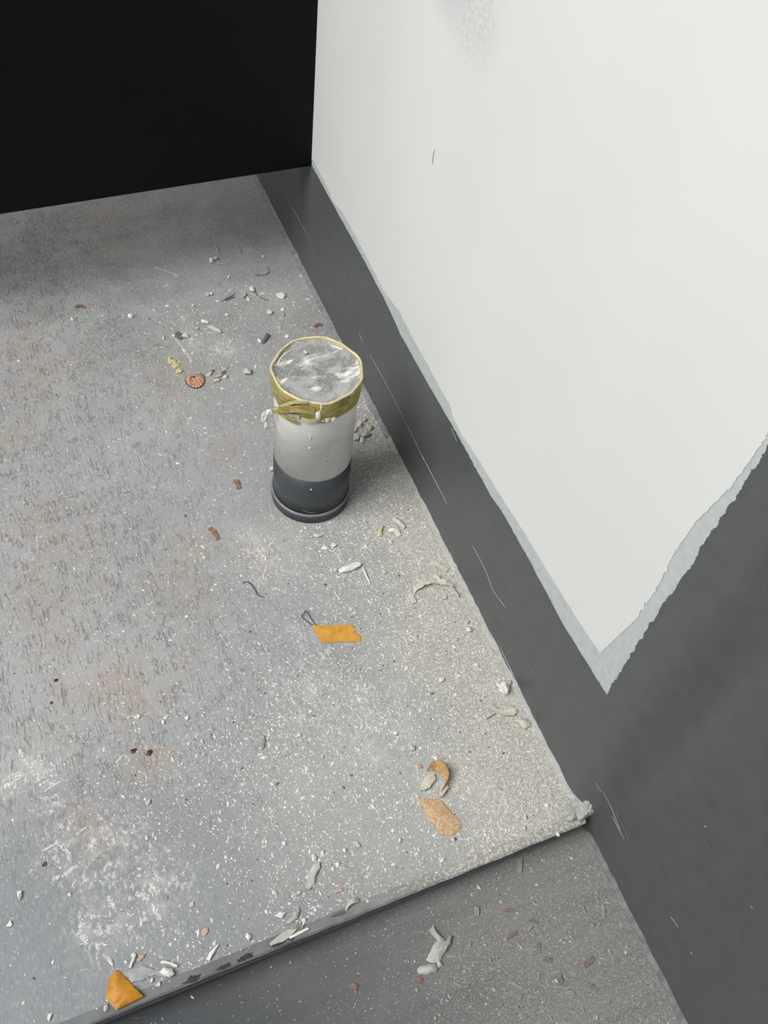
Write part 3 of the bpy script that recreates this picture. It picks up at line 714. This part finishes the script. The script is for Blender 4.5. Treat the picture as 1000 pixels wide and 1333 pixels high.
for (a, b), w in STR:
    m = ((a[0]+b[0])/2+rs.uniform(-1, 1), (a[1]+b[1])/2+rs.uniform(-1, 1))
    o = ribbon('plaster_smear', lift([a, m, b], (.00015, .0002, .00015)), w, .0003, 'smear', rag=1.6, sub=10, keep=True); o.parent = flo

# debris by the front edge of the sheet
cK = (340, 1080, 5)
tag(flake('plaster_flake', zc(cK, [(283,378),(300,330),(318,270),(345,228),(380,214),(382,250),(352,308),(346,360),(310,396)]), 'palepeel', .0016, .0008, .0012, rag=.0005), 'cream leaf-shaped plaster flake with dark gap beneath near the sheet edge', 'plaster')
tag(flake('plaster_curl', zc(cK, [(158,622),(168,598),(205,565),(226,538),(238,510),(252,530),(236,578),(192,612)]), 'palepeel', .0012, .0018, .001), 'pale curved plaster curl lying by the front edge of the floor', 'plaster')
tag(flake('plaster_flake', zc(cK, [(84,566),(128,536),(162,545),(135,578)]), 'plaster', .0014, .0012, .001, rag=.0005), 'white pointed plaster flake beside the pale curl', 'plaster')
tag(flake('plaster_flake', zc(cK, [(50,746),(118,690),(172,650),(235,648),(188,700),(140,730),(66,756)]), 'palepeel', .0010, .0006, .0008, rag=.0006), 'large pale plaster patch stuck on the broken edge strip', 'plaster')
tag(flake('plaster_flake', zc(cK, [(180,702),(240,668),(304,638),(312,650),(250,685),(190,714)]), 'plaster', .0014, .0006, .0005), 'white straight plaster sliver along the edge strip beside the pale patch', 'plaster')
tag(ribbon('paint_curl', lift(zc(cK, [(550,522),(572,488),(600,472),(634,462)]), (.0008, .0042, .0048, .0020)), .0034, .0006, 'palepeel', lambda f: Vector((.2, .9, .3))), 'pale arched curl with black hollow at the front edge of the floor', 'paint peel')
tag(flake('paint_chip', zc(cK, [(445,572),(480,548),(545,530),(545,545),(490,566)]), 'darkchip', .0006, .0008, .001), 'dark grey curved chip beside the pale arched curl at the edge', 'paint chip')
tag(flake('pink_chip', zc(cK, [(455,396),(520,385),(532,400),(482,416)]), 'pink', .0010, .0004, .0004), 'pinkish tan chip near the front edge of the floor', 'chip')
for x, y in ((235,612),(262,600),(270,632)):
    tag(tube('wood_splinter', lift(zc(cK, [(x-8, y+14), (x, y), (x+8, y-12)]), (.0007, .0016, .0008)), .0006, 'pink', 5), 'tan wood curl in the tuft beside the pale patch on the edge', 'splinter', 'tan curls by the edge')
tag(lump('pink_chip', (267, 1213), .0032, .0022, .001, 'pink', 40), 'pinkish tan lone chip between the plaster patch and amber tape', 'chip')
tag(flake('plaster_sliver', [(269,1250),(273,1240),(282,1231),(286,1229),(280,1240),(273,1251)], 'plaster', .0010, .0012, .0008), 'white bent plaster sliver between the amber tape and the pale patch', 'plaster')
tag(flake('plaster_sliver', [(340,966),(343,957),(346,964),(344,975),(341,976)], 'straw', .0010, .0008, .0006), 'cream standing sliver among white specks left of the dust drift', 'plaster')

# flecks of brown, drops and threads on the painted sheet
for pts, lab in (([(304,627),(309,628),(311,637)], 'rust-brown curled fleck left of the pipe'), ([(273,688),(279,694),(284,703)], 'rust-brown elongated fleck left of the plaster smear below the pipe'),
                 ([(98,400),(105,399),(111,401)], 'rust-brown flat fleck on the floor near the black panel'), ([(410,426),(415,423),(419,424)], 'rust-brown fleck between the pipe top and the skirting')):
    tag(ribbon('brown_fleck', lift(pts, (.0008, .0016, .0008)), .0038, .0007, 'rust', rag=.6), lab, 'fleck')
for x, y, a in ((174,978,.0026),(195,980,.0028),(73,886,.0018),(67,915,.0014),(58,1125,.0020)):
    tag(lump('dark_drop', (x, y), a, a*.8, .0004, 'redspot', 30, 0, .6), 'dark red-brown dried drop on the grey floor sheet', 'drop', 'dark red drops')
tag(tube('thread', lift(zc((240, 580, 5), [(380,900),(405,888),(435,905),(460,940),(480,975),(520,990)]), [.0007]*6), .0006, 'hair', 5), 'dark curved thread lying on the floor below the pipe', 'thread')

# white plaster crumbs, one by one
CR = [(321,485,6.5,5),(367,386,6.5,4.2),(351,408,3.8,4),(318.5,386,2.6,5),(328.5,379,3,3),(323,390,1.8,2.2),(270,384,2.2,3.4),(275,383,2,2.4),(275,340,3,3.5),(281,337,3.6,2.6),(297.5,361,1.6,2.2),
      (342.5,334,1.5,1.5),(369,410,2.3,2.4),(368,403,2.6,1.8),(338,444,2,3),(365,427,1.4,2.4),(374,438,2.6,2.2),(252,398,1.8,1.6),(251,405,1.5,1.5),(242,439,5,3.4),(226,437,2,2.2),(257,428,2,2),
      (170,413,3.6,3.4),(94,416,2,2),(213,440,2,2),(201,404,1.5,1.5),(295,410,2.5,2),(355,611,4,3.5),(398,688,2,2),(393,692,2.8,1.8),(413,698,5,2.2),(434,711,3.6,2.6),(424,714,5,3),(406,700,1.8,1.8),
      (408,1130-13,3.4,3.4),(420,1111,3,3),(389.5,1162,2.8,2.4),(440,1125,2.2,3),(448,1107,2.2,2.6),(466,1101,2.6,2.6),(521,1095,2.6,2.6),(434,1131.5,2.2,2),(359,1162,2.6,2.4),(370,1099,2,2),
      (26,1167,3.2,4.4),(249.6,1177.5,3,3.6),(13,1204,3.4,2.4),(91.5,1165.5,2,1.8),(193,1045.5,3.6,3),(180,933,2.4,2.4),(244,934,2.6,2.4),(263,965,2.6,2.8),(212,940,2.6,2.4),(192,1092,2,2),(138,1312,3,3.2),
      (144,1252,2,4.5),(164,1252,2.6,1.8),(206,1282,3.2,2),(198,1276,2,1.8),(65,1323,2.8,3.4),(250,1310-12,2,2),(324,1220,3,3.2),(395,1199,3.2,2),(500,745,3,2),(508,706,2.6,2.4),(477,712,2.4,2),
      (608,811,4,2),(610,820,3.4,3.4),(620,866,3,2.6),(592,833,5,2),(574,886,4.5,2.6),(597,880,4,1.6),(537,974,4.2,3.4),(515,955,2.6,2.2),(590,1093,2.2,2),(420,985,2.4,2.2),(390,958,2.4,2.2),(476,892,2.6,2.2),
      (684,1064,2.4,3.2),(712,1048,2.2,2),(726,1087,2.6,2.2),(620,1115,2.6,1.6),(575,1120,3,1.6),(545,1106,2,2),(683,1078,2.2,3),(700,1055,2,2)]
def crumb_label(x, y):
    if y < 365: w, g = 'on the floor between the black panel and the grey square chip', 'near the black panel'
    elif y < 420: w, g = 'between the grey square chip and the rod-shaped crumb', 'behind the rod-shaped crumb'
    elif y < 500: w, g = 'around the rod-shaped crumb and the pencil shaving', 'around the pencil shaving'
    elif x < 460 and y < 720: w, g = 'close to the foot of the pipe', 'at the foot of the pipe'
    elif x > 460 and y < 900: w, g = 'in the dust between the plaster rod and the skirting', 'in the dust beside the skirting'
    elif y < 1000 and x > 380: w, g = 'in the speckled dust above the curled brown paper', 'above the curled paper'
    elif x > 520: w, g = 'in the dust between tan tape and the front edge', 'below the tan tape'
    elif x > 340: w, g = 'around the cream leaf-shaped flake near the front edge', 'around the leaf-shaped flake'
    elif y < 1110: w, g = 'near the dark red drops on bare grey floor', 'near the dark red drops'
    else: w, g = 'near the folded amber tape or the white scuffs beyond it', 'around the amber tape'
    return 'small white plaster crumb '+w, 'crumb', 'plaster crumbs '+g
for i, (x, y, a, b) in enumerate(CR):
    p = fl(x, y); k = (p-CAM).length/F_PX
    z = 0.0
    if p.y < .012: z = .0006
    tag(lump('plaster_crumb', (x, y), a*k, b*k*1.25, min(a, b)*k*.85, 'plaster' if i % 3 else 'cream', random.uniform(-25, 25), z, .9, 1),
        *crumb_label(x, y))

# ---------------------------------------------------------------- debris on the lower floor
ZL = -DROP
cL = (520, 1160, 3.3333)
pe = empty('paint_peel', fl(567, 1240, ZL)); tag(pe, 'pale torn Y-shaped paint peel lying on the lower dark floor', 'paint peel')
def fz(name, pts, mat, *a, **k): return under(flake(name, zc(cL, pts), mat, *a, keep=True, base_z=ZL, **k), pe)
fz('peel_body', [(150,230),(172,215),(205,222),(215,235),(180,290),(168,312),(140,314),(116,300),(128,268)], 'palepeel', .0007, .0024, .0014, rag=.0010)
fz('peel_arm', [(122,170),(145,153),(172,185),(198,218),(175,228),(158,214),(140,190)], 'palepeel', .0007, .0030, .0018, rag=.0011)
fz('peel_arm', [(200,215),(214,192),(231,194),(224,232),(196,270),(200,235)], 'grey', .0007, .0034, .0016, rag=.0005)
fz('peel_foot', [(72,350),(86,330),(125,316),(158,318),(166,338),(160,356),(92,366)], 'palepeel', .0009, .0032, .0016, rag=.0012)
fz('peel_foot', [(160,306),(176,300),(190,326),(168,335)], 'palepeel', .0007, .0020, .0008, rag=.0003)
WOODS = [(478,85,24,5,5,'redwood'),(580,130,20,4,20,'wood'),(568,157,16,6,-50,'straw'),(488,192,24,6,-32,'redwood'),(603,240,6,12,0,'wood'),(642,298,17,8,5,'wood'),(820,308,23,9,-42,'wood'),
         (695,385,9,19,-15,'wood'),(510,412,24,5,32,'straw'),(602,370,5,17,8,'straw'),(838,415,24,5,34,'wood'),(885,90,6,24,-5,'straw'),(858,40,5,14,-20,'straw'),(838,150,10,6,-30,'straw'),
         (868,140,12,4,-40,'straw'),(800,85,4,14,-20,'straw'),(305,232,5,9,15,'straw'),(392,300,5,9,0,'straw'),(85,388,12,8,20,'redwood'),(797,520,4,14,-15,'straw'),(740,442,16,8,-5,'straw'),
         (880,355,12,3,-30,'straw'),(955,590,12,4,-20,'straw'),(525,462,12,3,-50,'straw')]
def low_place(x):
    if x > 765: return 'beside the dark wall joint on the lower floor', 'by the wall joint'
    if x < 645: return 'around the torn paint peel on the lower floor', 'around the torn peel'
    return 'between the torn peel and the dark wall on the lower floor', 'between peel and wall'
WP = [(520+x/3.3333, 1160+y/3.3333, a/3.3333, b/3.3333, d, m) for x, y, a, b, d, m in WOODS]
WP += [(676, 1127, 3, 8, 4, 'straw'), (461, 1285, 4, 3, 20, 'redwood'), (620, 1307-120, 3, 5, 0, 'straw')]
for x, y, a, b, d, m in WP:
    p = fl(x, y, ZL); k = (p-CAM).length/F_PX
    L, Wd = max(a, b)*k, min(a, b)*k
    # the long side's direction in the picture, carried onto the floor
    ang = math.radians(d) + (math.pi/2 if b > a else 0)
    q = fl(x+10*math.cos(ang), y+10*math.sin(ang), ZL)-p; th = math.atan2(q.y, q.x)
    bm = bmesh.new(); bmesh.ops.create_cube(bm, size=2)
    bmesh.ops.subdivide_edges(bm, edges=bm.edges[:], cuts=2, use_grid_fill=True)
    s = random.random()*30
    for v in bm.verts:
        t = v.co.x; j = 1+.25*nz(t+s, v.co.y, v.co.z, 2)
        zz = (v.co.z+1)*.5*min(.0016, max(.0009, Wd*.7))*j+.0006*(1-t*t)
        v.co = Matrix.Rotation(th, 3, 'Z')@Vector((t*L*(1+.12*nz(v.co.y*2, s, v.co.z)), v.co.y*Wd*j, zz))
    me = bpy.data.meshes.new('wood_splinter'); bm.to_mesh(me); bm.free(); me.materials.append(M[m])
    o = bpy.data.objects.new('wood_splinter', me); C.objects.link(o); o.location = p
    pl, gp = low_place(x)
    if m == 'redwood': tag(o, 'reddish brown wood splinter '+pl, 'splinter', 'reddish splinters '+gp)
    elif m == 'wood': tag(o, 'grey-brown wood splinter '+pl, 'splinter', 'brown splinters '+gp)
    else: tag(o, 'straw-coloured wood splinter '+pl, 'splinter', 'straw splinters '+gp)
for x, y, a, b in ((910,263,9,9),(702,212,8,11),(740,218,6,7),(440,45,7,9),(372,234,6,11),(985,243,9,10),(410,425,9,8),(280,350,8,6),(175,535,9,10),(155,552,8,6),(215,455,9,5),(75,430,10,8),(565,460,9,6),(945,437,7,7),(600,437,6,6),(240,378,6,6),(320,325,6,5),(65,345-40,6,5)):
    px_ = (520+x/3.3333, 1160+y/3.3333); p = fl(*px_, ZL); k = (p-CAM).length/F_PX/3.3333
    tag(lump('plaster_crumb', px_, a*k*.75, b*k*.75, min(a, b)*k*.5, 'palepeel', random.uniform(0, 90), ZL, .9, 1), 'pale plaster crumb '+low_place(px_[0])[0], 'crumb', 'lower plaster crumbs '+low_place(px_[0])[1])

# ================================================================== dust grains nobody could count
def grains(name, cnt, sampler, z, label):
    OC = np.array([(1,0,0),(0,1,0),(-1,0,0),(0,-1,0),(0,0,1.0),(0,0,-.3)])
    OF = np.array([(0,1,4),(1,2,4),(2,3,4),(3,0,4),(1,0,5),(2,1,5),(3,2,5),(0,3,5)])
    rng = np.random.default_rng(11 if z == 0 else 12)
    P = sampler(rng, cnt); n = len(P)
    s = np.clip(rng.lognormal(math.log(.00040 if z == 0 else .00032), .45, n), .0002, .0016); el = rng.uniform(.7, 2.4, n)
    th = rng.uniform(0, math.pi, n); c, si = np.cos(th), np.sin(th)
    v = OC[None]*(1+rng.uniform(-.3, .3, (n, 6, 1)))
    x = v[..., 0]*(s*el)[:, None]; y = v[..., 1]*s[:, None]; zz = v[..., 2]*(s*.8)[:, None]+(s*.2)[:, None]
    co = np.stack([x*c[:, None]-y*si[:, None]+P[:, :1], x*si[:, None]+y*c[:, None]+P[:, 1:2], zz+z], -1)
    fc = (OF[None]+(np.arange(n)*6)[:, None, None]).reshape(-1, 3)
    me = bpy.data.meshes.new(name); me.from_pydata(co.reshape(-1, 3).tolist(), [], fc.tolist()); me.update()
    pal = np.array([(.78,.77,.73),(.70,.68,.61),(.60,.57,.49),(.42,.41,.39),(.46,.33,.22),(.12,.12,.12)]); w = np.array([.46,.30,.14,.05,.03,.02] if z == 0 else [.22,.26,.24,.16,.08,.04])
    cc = pal[rng.choice(6, n, p=w/w.sum())]*(1 if z == 0 else .7)
    at = me.attributes.new('Col', 'FLOAT_COLOR', 'POINT')
    at.data.foreach_set('color', np.concatenate([np.repeat(cc, 6, 0), np.ones((n*6, 1))], 1).ravel())
    me.materials.append(M['crumbs']); o = bpy.data.objects.new(name, me); C.objects.link(o)
    return tag(o, label, 'dust', kind='stuff')
SPOTS = [((480,930),.07,.55),((400,990),.08,.45),((270,440),.06,.5),((330,400),.06,.35),((420,720),.05,.5),((470,760),.06,.4),((360,1000),.08,.4),((280,1000),.07,.25),((560,900),.07,.6),
         ((380,1200),.04,.6),((450,1180),.04,.5),((220,1270),.03,.8),((160,1100),.05,.25),((340,850),.04,.3),((130,1000),.05,.15),((330,730),.03,.35),((500,700),.05,.5),((600,1050),.09,.5)]
SP = [(fl(*p).x, fl(*p).y, r, a) for p, r, a in SPOTS]
def upper(rng, cnt):
    n = cnt*14; x = rng.uniform(-.62, -.002, n); y = rng.uniform(.004, .72, n)
    d = .055+.10*np.clip((x+.42)/.3, 0, 1)
    reach = np.interp(y, [0, .25, .45, .7], [.15, .12, .07, .03])
    d += .95*np.exp(-((-x)/reach)**2)*np.interp(y, [0, .5, .7], [1, .8, .15])
    for sx, sy, r, a in SP: d += a*np.exp(-((x-sx)**2+(y-sy)**2)/(r*r))
    d *= np.interp(y, [.5, .72], [1, .35])
    d[(np.hypot(x-PX, y-PY) < PR+.003)] = 0
    k = rng.random(n)*1.3 < d; return np.stack([x[k], y[k]], 1)[:cnt]
def lower(rng, cnt):
    n = cnt*6; x = rng.uniform(-.5, .004, n); y = rng.uniform(-.30, -.003, n)
    d = np.interp(x, [-.4, -.2, 0], [.10, .35, .9]); k = rng.random(n) < d; return np.stack([x[k], y[k]], 1)[:cnt]
grains('dust_grains', 28000, upper, 0.0, 'white and cream scraped paint dust scattered over the upper grey floor')
grains('dust_grains', 7000, lower, ZL, 'pale and brown dust scattered over the lower dark floor')
